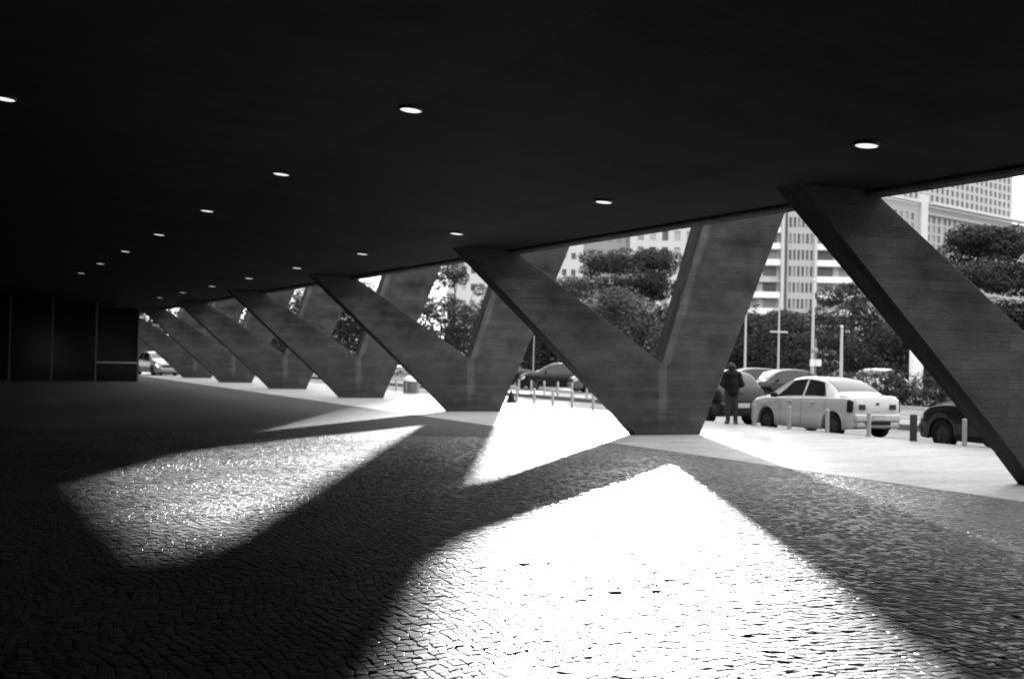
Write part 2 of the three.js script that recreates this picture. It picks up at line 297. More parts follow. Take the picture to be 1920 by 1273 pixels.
// glazed wall at the far left end of the hall: mullions, panes, one handrail
{
  const t = thing('glazed_wall', 'dark glazed wall with thin pale mullions at the far left end of the hall', 'glass wall', [0, 0, -60.4]);
  const posts = [-5.1, -3, -0.9, 1.15, 3.22, 5.1, 7.11, 9.1], H = x => (x > 8.1 ? 3.7 : x > 4.32 ? 3.735 + (8.1 - x) / 3.78 * 0.37 : 4.1);
  for (const x of posts) mesh('mullion', box(0.07, H(x), 0.1, x, H(x) / 2, 0), M.mullion, t);
  for (let i = 0; i + 1 < posts.length; i++) { const a = posts[i] + 0.04, b = posts[i + 1] - 0.04, h = Math.min(H(a), H(b)) - 0.05; mesh('pane', box(b - a, h, 0.012, (a + b) / 2, h / 2 + 0.02, 0), M.glassHall, t); }
  mesh('handrail', box(1.9, 0.06, 0.05, 8.1, 0.95, 0.08), M.paleMetal, t);
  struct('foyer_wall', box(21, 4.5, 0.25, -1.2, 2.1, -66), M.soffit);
}

// ---------------------------------------------------------------- trees
function leafCrown(seed, clumps, perClump, size) { // clumps: [x, y, z, rx, ry]
  const r = rng(seed), p = [], n = [], ix = []; const a = new THREE.Vector3(), b = new THREE.Vector3(), c = new THREE.Vector3(), w = new THREE.Vector3();
  for (const [x, y, z, rx, ry] of clumps) for (let k = 0; k < perClump * rx * rx; k++) {
    const th = r() * 6.283, cz = r() * 2 - 1, rad = 0.55 + 0.5 * Math.cbrt(r()), s = Math.sqrt(1 - cz * cz);
    w.set(x + Math.cos(th) * s * rx * rad, y + cz * ry * rad + 0.1 * r(), z + Math.sin(th) * s * rx * rad);
    a.set(r() - 0.5, r() - 0.5, r() - 0.5).normalize(); b.set(r() - 0.5, (r() - 0.5) * 0.6, r() - 0.5).normalize(); c.crossVectors(a, b).normalize(); b.crossVectors(c, a);
    const L = size * (0.6 + 0.8 * r()), W = L * (0.35 + 0.25 * r()), o = p.length / 3;
    if (c.y < 0) c.negate();
    c.multiplyScalar(0.5).add(a.set(w.x - x, (w.y - y) * rx / ry + 0.3 * rx, w.z - z).normalize().multiplyScalar(0.5)).normalize(); a.set(r() - 0.5, r() - 0.5, r() - 0.5).cross(c).normalize(); b.crossVectors(c, a);
    for (const [u, v] of [[-1, 0], [0, -1], [1, 0], [0, 1]]) { p.push(w.x + a.x * u * L / 2 + b.x * v * W / 2, w.y + a.y * u * L / 2 + b.y * v * W / 2 - Math.abs(u) * 0.02, w.z + a.z * u * L / 2 + b.z * v * W / 2); n.push(c.x, c.y, c.z); }
    ix.push(o, o + 1, o + 2, o, o + 2, o + 3);
  }
  const g = new THREE.BufferGeometry(); g.setAttribute('position', new THREE.Float32BufferAttribute(p, 3)); g.setAttribute('normal', new THREE.Float32BufferAttribute(n, 3)); g.setIndex(ix); return g;
}
function limb(a, b, r0, r1, bend = 0, seed = 1) {
  const r = rng(seed), A = new THREE.Vector3(...a), B = new THREE.Vector3(...b), n = 7, N = 6, p = [], ix = [];
  const side = new THREE.Vector3(r() - 0.5, 0, r() - 0.5).multiplyScalar(bend), d = B.clone().sub(A).normalize(), u = new THREE.Vector3(d.y, -d.x, 0.3).cross(d).normalize(), v = d.clone().cross(u);
  for (let i = 0; i <= n; i++) { const t = i / n, c = A.clone().lerp(B, t).addScaledVector(side, Math.sin(t * Math.PI)), q = r0 + (r1 - r0) * t; for (let k = 0; k < N; k++) { const th = k / N * 6.283, w = c.clone().addScaledVector(u, Math.cos(th) * q).addScaledVector(v, Math.sin(th) * q); p.push(w.x, w.y, w.z); } }
  for (let i = 0; i < n; i++) for (let k = 0; k < N; k++) { const q = i * N + k, s = i * N + (k + 1) % N; ix.push(q, s, q + N, s, s + N, q + N); }
  const g = new THREE.BufferGeometry(); g.setAttribute('position', new THREE.Float32BufferAttribute(p, 3)); g.setIndex(ix); g.computeVertexNormals(); return g;
}
// kind: 'flat' spreads in level tiers, 'round' is a full crown, 'loose' has separate tufts
function tree(seed, H, W, kind, mat, low, dens, label, x, z, group) {
  const r = rng(seed), clumps = [], limbs = [], R = W / 2, y0 = H * low;
  const t = thing('tree', label, 'tree', [x, -0.03, z], 0, group);
  const fork = kind === 'flat' ? H * 0.45 : y0 + (H - y0) * 0.2;
  limbs.push(limb([0, -0.1, 0], [0.15, fork, 0.1], 0.05 * Math.sqrt(H) + 0.08, 0.03 * Math.sqrt(H) + 0.03, 0.4, seed));
  const n = kind === 'flat' ? 66 : kind === 'loose' ? 26 : 38;
  for (let k = 0; k < n; k++) {
    const th = r() * 6.283; let q, y, rx, ry;
    if (kind === 'flat') { const tier = k % 3; q = R * (tier === 2 ? 0.55 : 0.92) * Math.sqrt(r()); y = y0 + (H - y0) * ([0.22, 0.58, 0.86][tier] + (r() - 0.5) * 0.16); rx = 0.75 + r() * 0.55; ry = rx * 0.5; }
    else { const f = r(); y = y0 + (H - y0) * (0.1 + 0.84 * f); q = R * Math.sin(Math.PI * Math.min(1, 0.22 + 0.72 * f)) * Math.sqrt(r()) * 0.95; rx = (kind === 'loose' ? 0.5 : 0.7) + r() * 0.5; ry = rx * 0.75; }
    const c = [Math.cos(th) * q, Math.min(y, H - ry), Math.sin(th) * q, rx, ry]; clumps.push(c);
    if (k % 3 === 0) limbs.push(limb([0.15, fork * (0.75 + 0.25 * r()), 0.1], [c[0] * 0.85, c[1], c[2] * 0.85], 0.07, 0.02, 0.5, seed * 31 + k));
  }
  mesh('trunk', mergeGeometries(limbs), M.bark, t); mesh('crown', leafCrown(seed + 1, clumps, dens * (H > 11 ? 1 : 1.8), H > 11 ? 0.24 : 0.175), mat, t);
  return t;
}
const G = 'park trees across the street';
tree(101, 8.9, 11.4, 'flat', M.leafDark, 0.35, 300, 'broad flat-topped dark tree in front of the pale flats, seen between the two near piers', 41, -66.7, G);
tree(102, 5.9, 6.6, 'round', M.leafPale, 0.12, 260, 'paler rounded tree below the broad flat-topped one', 35.6, -58.8, G);
tree(103, 8.6, 6.2, 'loose', M.leaf, 0.2, 420, 'loose tree with sky showing through, seen through the third pier', 33.6, -78.2, G);
tree(104, 7.6, 5.6, 'round', M.leafDark, 0.2, 230, 'dark tree mostly hidden by the inner arm of the whole pier', 39.8, -80.7, G);
tree(105, 5.2, 6.4, 'round', M.leafDark, 0.1, 260, 'low dark tree above the row of parked dark cars', 37.2, -71, G);
tree(106, 4.9, 5.6, 'round', M.leafDark, 0.1, 260, 'dark rounded tree close right of the whole pier, behind the leftmost tall pole', 47.1, -61.5, G);
tree(107, 5.3, 4.2, 'round', M.leaf, 0.1, 260, 'small dark tree behind the second tall pole', 51.8, -63.6, G);
tree(108, 6.9, 7.2, 'loose', M.leafDark, 0.1, 460, 'ragged dark tree under the balconies, behind the double sign', 50.3, -55.4, G);
tree(109, 4.2, 4.8, 'round', M.leafDark, 0.1, 260, 'low dark tree above the white column', 49.1, -49.4, G);
tree(110, 9.2, 6.4, 'flat', M.leafDark, 0.3, 320, 'tall tiered tree before the large many-windowed block at right', 50.3, -44.3, G);
tree(111, 7.0, 5.4, 'round', M.leafDark, 0.15, 260, 'dark tree cut by the right edge of the picture', 50.4, -40.6, G);
tree(112, 7.0, 5.6, 'round', M.leafDark, 0.2, 240, 'dark tree seen through the opening of the fourth pier', 28.0, -82, G);
tree(115, 7.0, 6.4, 'round', M.leafDark, 0.15, 240, 'dark tree far off between the fourth and fifth piers', 26.6, -91.5, G);
tree(113, 6.2, 4.6, 'loose', M.leaf, 0.2, 420, 'loose tree far off, seen through the opening of the fifth pier', 27.6, -104, G);
tree(114, 4.2, 4.6, 'loose', M.leaf, 0.2, 400, 'small loose tree far off between the fifth and sixth piers', 29.4, -110, G);
{ // trees added unseen past the right edge, to keep sky off the near piers
  const a = tree(120, 11.2, 12, 'round', M.leafDark, 0.22, 90, 'first added shade tree, unseen past the right edge of the picture', 24.5, -6, 'added street trees beside the near piers');
  [[25.5, 3, 'second'], [24, 12, 'third'], [25, 22, 'fourth'], [24.5, 32, 'fifth']].forEach(([x, z, w], k) => dup(a, `${w} added shade tree, unseen past the right edge of the picture`, [x, -0.03, z], k * 1.7));
}
{ // the park beyond, one dark mass of leaves
  const r = rng(900), cl = [];
  for (let k = 0; k < 250; k++) { const px = -0.38 + k / 250 * 0.84, D = 92 + r() * 26, a = YAW + Math.atan(px), h = 1.4 + r() * 3.6; cl.push([Math.sin(a) * D, h, -Math.cos(a) * D, 1.4 + r() * 0.9, 1.1 + r() * 0.8]); }
  const m = mesh('far_wood', leafCrown(901, cl, 46, 0.42), M.leafDark); m.userData = { kind: 'stuff', label: 'dark mass of park foliage across the street' };
}
function hedge(label, x0, z0, x1, z1, h, w, seed) {
  const r = rng(seed), L = Math.hypot(x1 - x0, z1 - z0), n = Math.ceil(L / 0.45), cl = [], st = [];
  const t = thing('hedge', label, 'hedge', [x0, 0, z0], 0, 'hedges across the street');
  for (let k = 0; k < n; k++) for (let q = 0; q < 3; q++) cl.push([(x1 - x0) * k / n + (r() - 0.5) * w, h * (0.22 + 0.3 * q) + (r() - 0.5) * 0.16, (z1 - z0) * k / n + (r() - 0.5) * w, 0.36 + r() * 0.2, 0.26 + r() * 0.12]);
  for (let k = 0; k < n; k += 2) st.push(limb([(x1 - x0) * k / n, -0.05, (z1 - z0) * k / n], [(x1 - x0) * k / n + 0.1, h * 0.8, (z1 - z0) * k / n], 0.03, 0.01, 0.1, seed + k));
  mesh('foliage', leafCrown(seed + 3, cl, 900, 0.12), M.leafDark, t); mesh('stems', mergeGeometries(st), M.bark, t).userData.kind = 'stuff';
}
hedge('dark clipped hedge behind the white saloon car, in front of the white column', 36.3, -39.4, 36.9, -29.0, 1.25, 0.9, 41);
hedge('long dark hedge behind the parked dark cars, left of the whole pier', 36.4, -80, 36.6, -56, 1.1, 0.9, 43);
hedge('dark hedge behind the two dark cars beyond the white saloon', 40.2, -55, 40.2, -43, 1.1, 0.9, 47);

// ---------------------------------------------------------------- buildings across the park
function block(name, label, category, x, z, turn, group) { return thing(name, label, category, [x, -0.1, z], turn, group); }
// a wall in its own axes (x along, y up, z out) with openings x0,y0,w,h: the wall is built round them
function wallRound(x0, x1, y0, y1, cols, rows, depth) { // cols, rows: [from, to] of the openings, a regular lattice
  const g = []; let y = y0;
  for (const [a, b] of rows) { if (a > y) g.push(box(x1 - x0, a - y, depth, (x0 + x1) / 2, (a + y) / 2, -depth / 2)); let x = x0; for (const [c, d] of [...cols, [x1, x1]]) { if (c > x) g.push(box(c - x, b - a, depth, (x + c) / 2, (a + b) / 2, -depth / 2)); x = d; } y = b; }
  if (y1 > y) g.push(box(x1 - x0, y1 - y, depth, (x0 + x1) / 2, (y1 + y) / 2, -depth / 2));
  return g;
}
const paneG = new Map();
function windows(t, cols, rows, depth, mats, seed, sill) {
  const r = rng(seed);
  for (const [a, b] of rows) for (const [c, d] of cols) {
    const w = d - c, h = b - a, k = `${w.toFixed(2)},${h.toFixed(2)},${depth}`;
    if (!paneG.has(k)) paneG.set(k, [box(w, h, 0.06), mergeGeometries([box(0.08, h, 0.1), box(w, 0.1, 0.1, 0, h * 0.22, 0), box(w, 0.08, 0.14, 0, -h / 2 + 0.04, 0.02)])]);
    const [pg, fg] = paneG.get(k), m = mesh('window', pg, mats[Math.floor(r() * mats.length)], t); m.position.set((c + d) / 2, (a + b) / 2, -depth + 0.05);
    if (sill) { const f = mesh('frame', fg, M.wall, m); f.position.set(0, 0, 0.07); }
  }
}
{ // the flats: pale block with balconies; own axes, x = 0 at its left corner
  const turn = -0.458, t = block('apartment_tower', 'pale apartment tower with balconies and window strips, right of the whole pier', 'building', 109.1, -175.8, turn);
  const S = 2.87, H0 = 1.8, rows = [], rowsAll = []; for (let k = 2; k < 11; k++) rows.push([H0 + S * k - 1.75, H0 + S * k]);
  const HT = 53;
  // left wing, window columns
  const colsL = []; for (let k = 0; k < 8; k++) colsL.push([1.6 + k * 2.15, 2.7 + k * 2.15]);
  mesh('wing_wall', wallRound(0.3, 19, 0, HT, colsL, rows, 0.35), M.wall, t);
  windows(t, colsL, rows, 0.35, [M.pane, M.shutter, M.wallMid], 1, false);
  mesh('core', [box(18.3, HT - 0.5, 14, 9.65, HT / 2 - 0.4, -7.4), box(22.4, HT - 0.5, 14, 30.1, HT / 2 - 0.4, -8.6)], M.wallMid, t);
  // middle bay, strips of small windows between two projecting piers
  const colsM = []; for (let k = 0; k < 6; k++) colsM.push([28.25 + k * 0.75, 28.72 + k * 0.75]);
  mesh('bay_wall', wallRound(28.0, 32.8, 0, HT, colsM, rows, 0.3), M.wallMid, t);
  windows(t, colsM, rows, 0.3, [M.pane, M.pane, M.shutter], 2, false);
  mesh('pilaster', [box(0.5, HT, 0.9, 27.1, HT / 2, 0.1), box(0.4, HT, 0.7, 32.95, HT / 2, 0.05)], M.wall, t);
  // balcony bays: back wall with louvred openings, white parapets
  const colsA = [[20.2, 23.0], [24.0, 26.4]], colsB = [[33.6, 36.4], [37.4, 40.2]];
  mesh('balcony_wall', [...wallRound(19, 26.8, 0, HT, colsA, rows, 0.3), ...wallRound(33.2, 41.2, 0, HT, colsB, rows, 0.3)].map(g => g.translate(0, 0, -1.2)), M.wall, t);
  const r = rng(8), lg = box(2.6, 0.09, 0.05);
  for (const cols of [colsA, colsB]) for (const [a, b] of rows) for (const [c, d] of cols) {
    const w = mesh('window', box(d - c, b - a, 0.06, 0, 0, 0), r() < 0.5 ? M.pane : M.wallMid, t); w.position.set((c + d) / 2, (a + b) / 2, -1.45);
    if (r() < 0.6) mesh('louvre', [0.7, 0.35, 0, -0.35, -0.7].map(y => lg.clone().scale((d - c) / 2.6, 1, 1).translate(0, y, 0)), M.shutter, w).position.set(0, 0, 0.1);
  }
  for (const [x0, x1] of [[19, 26.8], [33.2, 41.2]]) for (let k = 1; k < 12; k++) {
    const y = H0 + S * k - 2.75, half = r() < 0.5, w = (x1 - x0) * (r() < 0.35 ? 0.5 : 1), c = half ? x0 + w / 2 : x1 - w / 2;
    const b = mesh('balcony', box(x1 - x0, 0.16, 1.3, (x0 + x1) / 2, y, -0.45), M.wall, t);
    mesh('parapet', box(w - 0.06, 0.95, 0.12, c, y + 0.55, 0.13), M.white, b);
  }
}
{ // lower pale block left of it
  const t = block('apartment_block', 'lower pale block of flats between two taller ones, behind the broad flat-topped tree', 'building', 104, -188.4, -0.458);
  const rows = [], cols = []; for (let k = 2; k < 10; k++) rows.push([k * 3 - 0.6, k * 3 + 0.9]); for (let k = 0; k < 9; k++) cols.push([0.4 + k * 1.7, 1.3 + k * 1.7]);
  mesh('wall', wallRound(-1, 15.2, 0, 32, cols, rows, 0.3), M.wall, t); mesh('core', box(16, 31.6, 12, 7.1, 15.8, -6.32), M.wallMid, t); mesh('roof', box(17, 0.6, 13, 7.1, 32.3, -6), M.wallMid, t);
  windows(t, cols, rows, 0.3, [M.pane, M.shutter, M.wallMid], 3, false);
}
{ // pale slab at the left, made tall and wide to shade the hall floor
  const t = block('apartment_slab', 'pale slab of flats with small square windows, made tall for its shade, seen left of the broad flat-topped tree', 'building', 109.1, -175.8, -0.458);
  const rows = [], cols = []; for (let k = 3; k < 11; k++) rows.push([k * 2.9 - 0.9, k * 2.9 + 0.2]); for (let k = 0; k < 14; k++) cols.push([-30.8 + k * 1.6, -30.0 + k * 1.6]);
  mesh('wall', wallRound(-31.7, -7.9, 0, 52, cols, rows, 0.3), M.wall, t); mesh('core', box(23.6, 51.6, 12, -19.8, 25.8, -6.32), M.wallMid, t); mesh('roof', box(24.7, 0.6, 13, -19.8, 52.3, -6), M.wallMid, t);
  windows(t, cols, rows, 0.3, [M.pane, M.shutter, M.wallMid], 6, false);
}
{ // the large block on the right: a long lower front under a cornice, an upper part set back
  const t = block('office_block', 'huge pale many-windowed block with a dark cornice line at the upper right', 'building', 301.1, -297.4, 15 * Math.PI / 180);
  const rows = [], cols = []; for (let k = 0; k < 8; k++) rows.push([29.4 + k * 3.2, 31.7 + k * 3.2]);
  for (let k = 0; k < 8; k++) cols.push([-31 + k * 3.6, -29.1 + k * 3.6]); for (let k = 0; k < 25; k++) cols.push([4.6 + k * 3.6 + (k % 4 === 3 ? 0.4 : 0), 6.5 + k * 3.6 + (k % 4 === 3 ? 0.4 : 0)]);
  mesh('wall', wallRound(-33, 125, 0, 57.2, cols, rows, 0.4), M.wallWarm, t);
  windows(t, cols, rows, 0.4, [M.pane, M.pane, M.shutter], 4, false);
  mesh('core', [box(157, 56.8, 20, 46, 28.4, -10.5), box(0.5, 57, 20, 125.1, 28.5, -10.5)], M.wallMid, t);
  mesh('corner_pier', box(4.4, 61, 1.2, 1.6, 30.5, 0.3), M.wall, t);
  mesh('cornice', [box(121, 0.9, 3.2, 64.6, 58.2, 1.0), box(34, 0.7, 1.8, -18, 58.2, 0.4)], M.wall, t); mesh('cornice', box(121, 0.5, 1.2, 64.6, 54.6, 0.5), M.wallMid, t);
  const rows2 = [], cols2 = []; for (let k = 0; k < 6; k++) rows2.push([61.0 + k * 3.2, 63.2 + k * 3.2]); for (let k = 0; k < 23; k++) cols2.push([-4 + k * 3.6, -2.1 + k * 3.6]);
  const up = mesh('upper_wall', wallRound(-8, 79.5, 58.6, 92, cols2, rows2, 0.4).map(g => g.translate(0, 0, -6)), M.wallGrey, t);
  const g = new THREE.Group(); windowsAt(t, cols2, rows2, -6.35);
  function windowsAt(t, cols, rows, z) { const pg = box(1.9, 2.2, 0.06); for (const [a, b] of rows) for (const [c, d] of cols) mesh('window', pg, M.pane, t).position.set((c + d) / 2, (a + b) / 2, z); }
  mesh('upper_core', box(87.1, 33, 14, 35.75, 75.2, -13.5), M.wallMid, t);
}

// ---------------------------------------------------------------- street furniture
{
  const g0 = new THREE.LatheGeometry([[0, 0.56], [0.035, 0.555], [0.048, 0.535], [0.048, 0.0], [0.06, -0.01]].map(p => new THREE.Vector2(...p)), 14);
  const gr = 'low posts along the near kerb'; let proto, darkProto;
  const own = { 0: 'thin pale kerb post in front of the dark car at right', 2: 'pale kerb post in front of the white car\'s rear bumper', 3: 'pale kerb post just behind the white car\'s near rear wheel', 4: 'pale kerb post before the white car\'s front door', 5: 'pale kerb post at the front bumper of the white car', 11: 'first pale near-kerb post left of the whole pier', 12: 'second pale near-kerb post left of the whole pier', 13: 'third pale near-kerb post left of the whole pier', 14: 'fourth pale near-kerb post left of the whole pier', 15: 'fifth pale near-kerb post left of the whole pier, behind the dark cone', 22: 'pale kerb post just right of the litter bin, under the third pier\'s arm', 23: 'pale kerb post just left of the litter bin', 24: 'pale kerb post second left of the litter bin', 25: 'pale kerb post beside the right edge of the fourth pier\'s foot' };
  const fatG = new THREE.LatheGeometry([[0, 0.58], [0.06, 0.575], [0.075, 0.55], [0.075, 0.0], [0.085, -0.01]].map(p => new THREE.Vector2(...p)), 16);
  for (let k = 0; k < 26; k++) {
    const z = -17.11 - 1.345 * k; if (k !== 1 && !own[k]) continue; // hidden behind the piers
    if (k === 1) { const b = thing('bollard', 'thick dark kerb post standing between the white car and the dark car', 'bollard', [18.62, 0, -18.48], 0, gr); mesh('post', fatG, M.bollardDark, b); continue; }
    const label = own[k];
    if (!proto) { proto = thing('bollard', label, 'bollard', [18.62, 0, z], 0, gr); mesh('post', g0, M.bollard, proto); mesh('foot', cyl(0.08, 0.075, 0.02, 14), M.bollard, proto); } else dup(proto, label, [18.62, 0, z]);
  }
  let q; ['first', 'second', 'third', 'fourth', 'fifth', 'sixth', 'right'].forEach((w, k) => {
    const z = k === 6 ? -22.0 : -41.4 - 1.235 * k, label = k === 6 ? 'pale post on the median kerb between the white car and the right-hand dark car' : `${w} pale post from the right on the median kerb, before the far parked cars`;
    if (!q) { q = thing('bollard', label, 'bollard', [XM + 0.3, 0.02, z], 0, 'low posts along the median'); mesh('post', g0.clone().scale(1, 1.1, 1), M.bollard, q); } else dup(q, label, [XM + 0.3, 0.02, z]);
  });
}
function pole(label, x, z, h, r, arm) {
  const t = thing('tall_pole', label, 'pole', [x, -0.1, z], 0, 'tall slender poles across the street');
  mesh('shaft', new THREE.CylinderGeometry(r * 0.6, r, h, 10).translate(0, h / 2, 0), M.paleMetal, t); mesh('base_plate', cyl(r * 2.2, r * 2.0, 0.12, 12), M.paleMetal, t);
  mesh('cap', new THREE.SphereGeometry(r * 0.9, 10, 8).translate(0, h + r * 0.3, 0), M.paleMetal, t);
  if (arm) mesh('bracket', box(1.0, 0.08, 0.1, 0, h * arm, 0), M.paleMetal, t);
}
pole('leftmost tall pale pole right of the whole pier, behind the person', 36, -46.9, 4.15, 0.075);
pole('second tall pale pole, above the bonnet of the white car', 36.2, -44.6, 4.75, 0.06, 0.68);
pole('third and tallest pale pole, left of the double sign', 36.3, -42.3, 5.55, 0.085);
pole('shorter pale pole right of the double sign, above the white car roof', 34.7, -38.6, 3.3, 0.085);
pole('thin pole above the parked dark cars, left of the whole pier', 34.4, -66.6, 3.1, 0.045);
{
  const t = thing('street_sign', 'thin sign post with two small white plates side by side above the white car', 'sign', [35.1, -0.1, -40.7], -YAW);
  mesh('post', cyl(0.03, 0.03, 2.85, 8), M.metal, t); mesh('plate', rbox(0.24, 0.30, 0.02, 0.008, -0.135, 1.78, 0.045), M.white, t); mesh('plate', rbox(0.24, 0.30, 0.02, 0.008, 0.135, 1.78, 0.045), M.white, t);
  mesh('lamp_box', rbox(0.26, 0.2, 0.16, 0.03, -0.05, 2.32, 0.05), M.metal, t);
}
{
  const t = thing('white_column', 'broad white rectangular column standing behind the dark hedge at right', 'column', [39.1, -0.1, -38.7], -YAW + 0.1);
  mesh('shaft', rbox(0.5, 3.4, 0.34, 0.02, 0, 1.7, 0), M.white, t); mesh('plinth', rbox(0.62, 0.18, 0.46, 0.02, 0, 0.09, 0), M.kerb, t);
}
{
  const t = thing('traffic_cone', 'small dark cone at the kerb beside the third pier', 'cone', [18.45, 0.008, -37.4]);
  mesh('cone', new THREE.LatheGeometry([[0.19, 0.03], [0.16, 0.05], [0.03, 0.42], [0, 0.43]].map(p => new THREE.Vector2(...p)), 18), M.black, t); mesh('base', rbox(0.42, 0.035, 0.42, 0.012, 0, 0.018, 0), M.black, t);
}
{
  const t = thing('litter_bin', 'squat grey litter bin with white domed lid at the kerb, right of fourth pier', 'litter bin', [18.2, 0.008, -46.6]);
  mesh('drum', new THREE.LatheGeometry([[0, 0], [0.26, 0], [0.30, 0.04], [0.31, 0.46], [0.33, 0.48], [0.31, 0.5]].map(p => new THREE.Vector2(...p)), 20), M.carGrey, t); mesh('lid', new THREE.LatheGeometry([[0.325, 0.5], [0.31, 0.58], [0.22, 0.69], [0.1, 0.735], [0, 0.74]].map(p => new THREE.Vector2(...p)), 20), M.white, t);
  for (const a of [0.4, 2.5, 4.6]) mesh('hoop', box(0.04, 0.44, 0.04, Math.cos(a) * 0.31, 0.24, Math.sin(a) * 0.31), M.metal, t);
}
for (const [x, z, l] of [[14.96, -19.95, 'dark narrow drain grate in the white forecourt beside the whole pier'], [15.15, -30.4, 'dark narrow drain grate in the white forecourt beside the third pier']]) {
  const t = thing('drain_grate', l, 'drain', [x, 0.008, z], 0, 'drains in the forecourt');
  mesh('frame', [box(0.86, 0.012, 0.04, 0, 0.004, -0.11), box(0.86, 0.012, 0.04, 0, 0.004, 0.11), box(0.04, 0.012, 0.18, -0.41, 0.004, 0), box(0.04, 0.012, 0.18, 0.41, 0.004, 0)], M.darkMetal, t);
  mesh('pit', box(0.78, 0.004, 0.18, 0, 0.0025, 0), M.black, t);
  for (let k = 0; k < 9; k++) mesh('bar', box(0.03, 0.008, 0.18, -0.34 + k * 0.085, 0.007, 0), M.darkMetal, t);
}

// ---------------------------------------------------------------- cars (own axes: front towards -z, x to the right, y up)
function curve(pts) { return s => { let k = 0; while (k < pts.length - 2 && s > pts[k + 1][0]) k++; const [a, u] = pts[k], [b, v] = pts[k + 1]; const t = Math.max(0, Math.min(1, (s - a) / (b - a))); const m0 = k > 0 ? (v - pts[k - 1][1]) / (b - pts[k - 1][0]) : (v - u) / (b - a), m1 = k < pts.length - 2 ? (pts[k + 2][1] - u) / (pts[k + 2][0] - a) : (v - u) / (b - a), h = b - a, t2 = t * t, t3 = t2 * t; return (2 * t3 - 3 * t2 + 1) * u + (t3 - 2 * t2 + t) * h * m0 + (-2 * t3 + 3 * t2) * v + (t3 - t2) * h * m1; }; }
const SALOON0 = { L: 4.44, wheels: [0.92, 3.50], wr: 0.31,
  top: curve([[0, 0.93], [0.06, 1.03], [0.25, 1.08], [0.62, 1.10], [0.78, 1.125], [1.05, 1.29], [1.4, 1.44], [1.9, 1.51], [2.35, 1.505], [2.8, 1.41], [3.2, 1.18], [3.46, 1.03], [3.9, 0.95], [4.25, 0.84], [4.38, 0.72], [4.44, 0.6]]),
  belt: curve([[0, 0.88], [0.06, 0.97], [0.3, 1.005], [1.0, 1.0], [2.2, 0.965], [3.2, 0.93], [3.5, 0.93], [3.9, 0.87], [4.25, 0.76], [4.44, 0.54]]),
  bot: curve([[0, 0.38], [0.08, 0.28], [0.4, 0.22], [1.5, 0.19], [3, 0.19], [4.1, 0.2], [4.36, 0.24], [4.44, 0.34]]),
  hw: curve([[0, 0.72], [0.06, 0.79], [0.2, 0.83], [0.6, 0.855], [1.4, 0.865], [3.0, 0.865], [3.7, 0.845], [4.15, 0.78], [4.36, 0.66], [4.44, 0.54]]),
  rw: curve([[0, 0.64], [0.3, 0.72], [0.75, 0.70], [1.2, 0.60], [1.8, 0.57], [2.5, 0.58], [2.9, 0.62], [3.4, 0.72], [3.9, 0.72], [4.2, 0.64], [4.44, 0.46]]),
  side: [[1.17, 1.42, 2.02, 2.0], [2.09, 2.07, 3.16, 2.58]], rear: [0.86, 1.40], wind: [2.72, 3.30] };
const HATCH = { ...SALOON0, L: 3.9, wheels: [0.6, 3.06], wr: 0.30,
  top: curve([[0, 0.86], [0.04, 1.0], [0.14, 1.12], [0.3, 1.3], [0.5, 1.44], [0.9, 1.51], [1.7, 1.52], [2.2, 1.42], [2.65, 1.18], [2.95, 1.03], [3.4, 0.95], [3.7, 0.84], [3.84, 0.72], [3.9, 0.6]]),
  belt: curve([[0, 0.82], [0.08, 0.98], [0.5, 0.99], [1.6, 0.96], [2.6, 0.93], [3.0, 0.93], [3.4, 0.87], [3.7, 0.76], [3.9, 0.54]]),
  bot: curve([[0, 0.38], [0.08, 0.28], [0.3, 0.22], [1.2, 0.19], [2.6, 0.19], [3.6, 0.2], [3.83, 0.24], [3.9, 0.34]]),
  hw: curve([[0, 0.72], [0.06, 0.78], [0.2, 0.82], [0.6, 0.845], [2.6, 0.85], [3.2, 0.83], [3.6, 0.77], [3.82, 0.66], [3.9, 0.54]]),
  rw: curve([[0, 0.66], [0.2, 0.66], [0.6, 0.59], [1.2, 0.58], [2, 0.59], [2.5, 0.64], [2.9, 0.71], [3.4, 0.71], [3.7, 0.63], [3.9, 0.46]]),
  side: [[0.42, 0.66, 1.22, 1.2], [1.29, 1.27, 2.6, 2.0]], rear: [0.16, 0.5], wind: [2.16, 2.78] };
const squeeze = f => s => f(s < 0.70 ? s * 0.92 / 0.70 : s + 0.22);
const SALOON = { ...SALOON0, L: 4.22, wheels: [0.70, 3.28], top: squeeze(SALOON0.top), belt: squeeze(SALOON0.belt), bot: squeeze(SALOON0.bot), hw: squeeze(SALOON0.hw), rw: squeeze(SALOON0.rw), side: SALOON0.side.map(a => a.map(v => v - 0.22)), rear: [0.655, 1.18], wind: [2.5, 3.08] };
function section(c, s) { // right half of the cross-section, bottom to top
  const top = c.top(s), belt = Math.min(c.belt(s), top - 0.02), hw = c.hw(s), rw = Math.min(c.rw(s), hw - 0.03); let b = c.bot(s);
  for (const w of c.wheels) { const R = c.wr + 0.055, d = s - w; if (Math.abs(d) < R) b = Math.max(b, c.wr + Math.sqrt(R * R - d * d)); }
  b = Math.min(b, belt - 0.16);
  const m = b + (belt - b) * 0.5;
  return [[0, b + 0.02], [hw * 0.8, b + 0.01], [hw * 0.965, b], [hw * 0.99, b + 0.03], [hw, m], [hw * 0.985, belt - 0.1], [hw * 0.955, belt - 0.015], [hw * 0.93, belt], [rw + 0.03, top - 0.055 * Math.min(1, (top - belt) * 6)], [rw * 0.93, top - 0.018], [rw * 0.5, top - 0.002], [0, top + 0.004]];
}
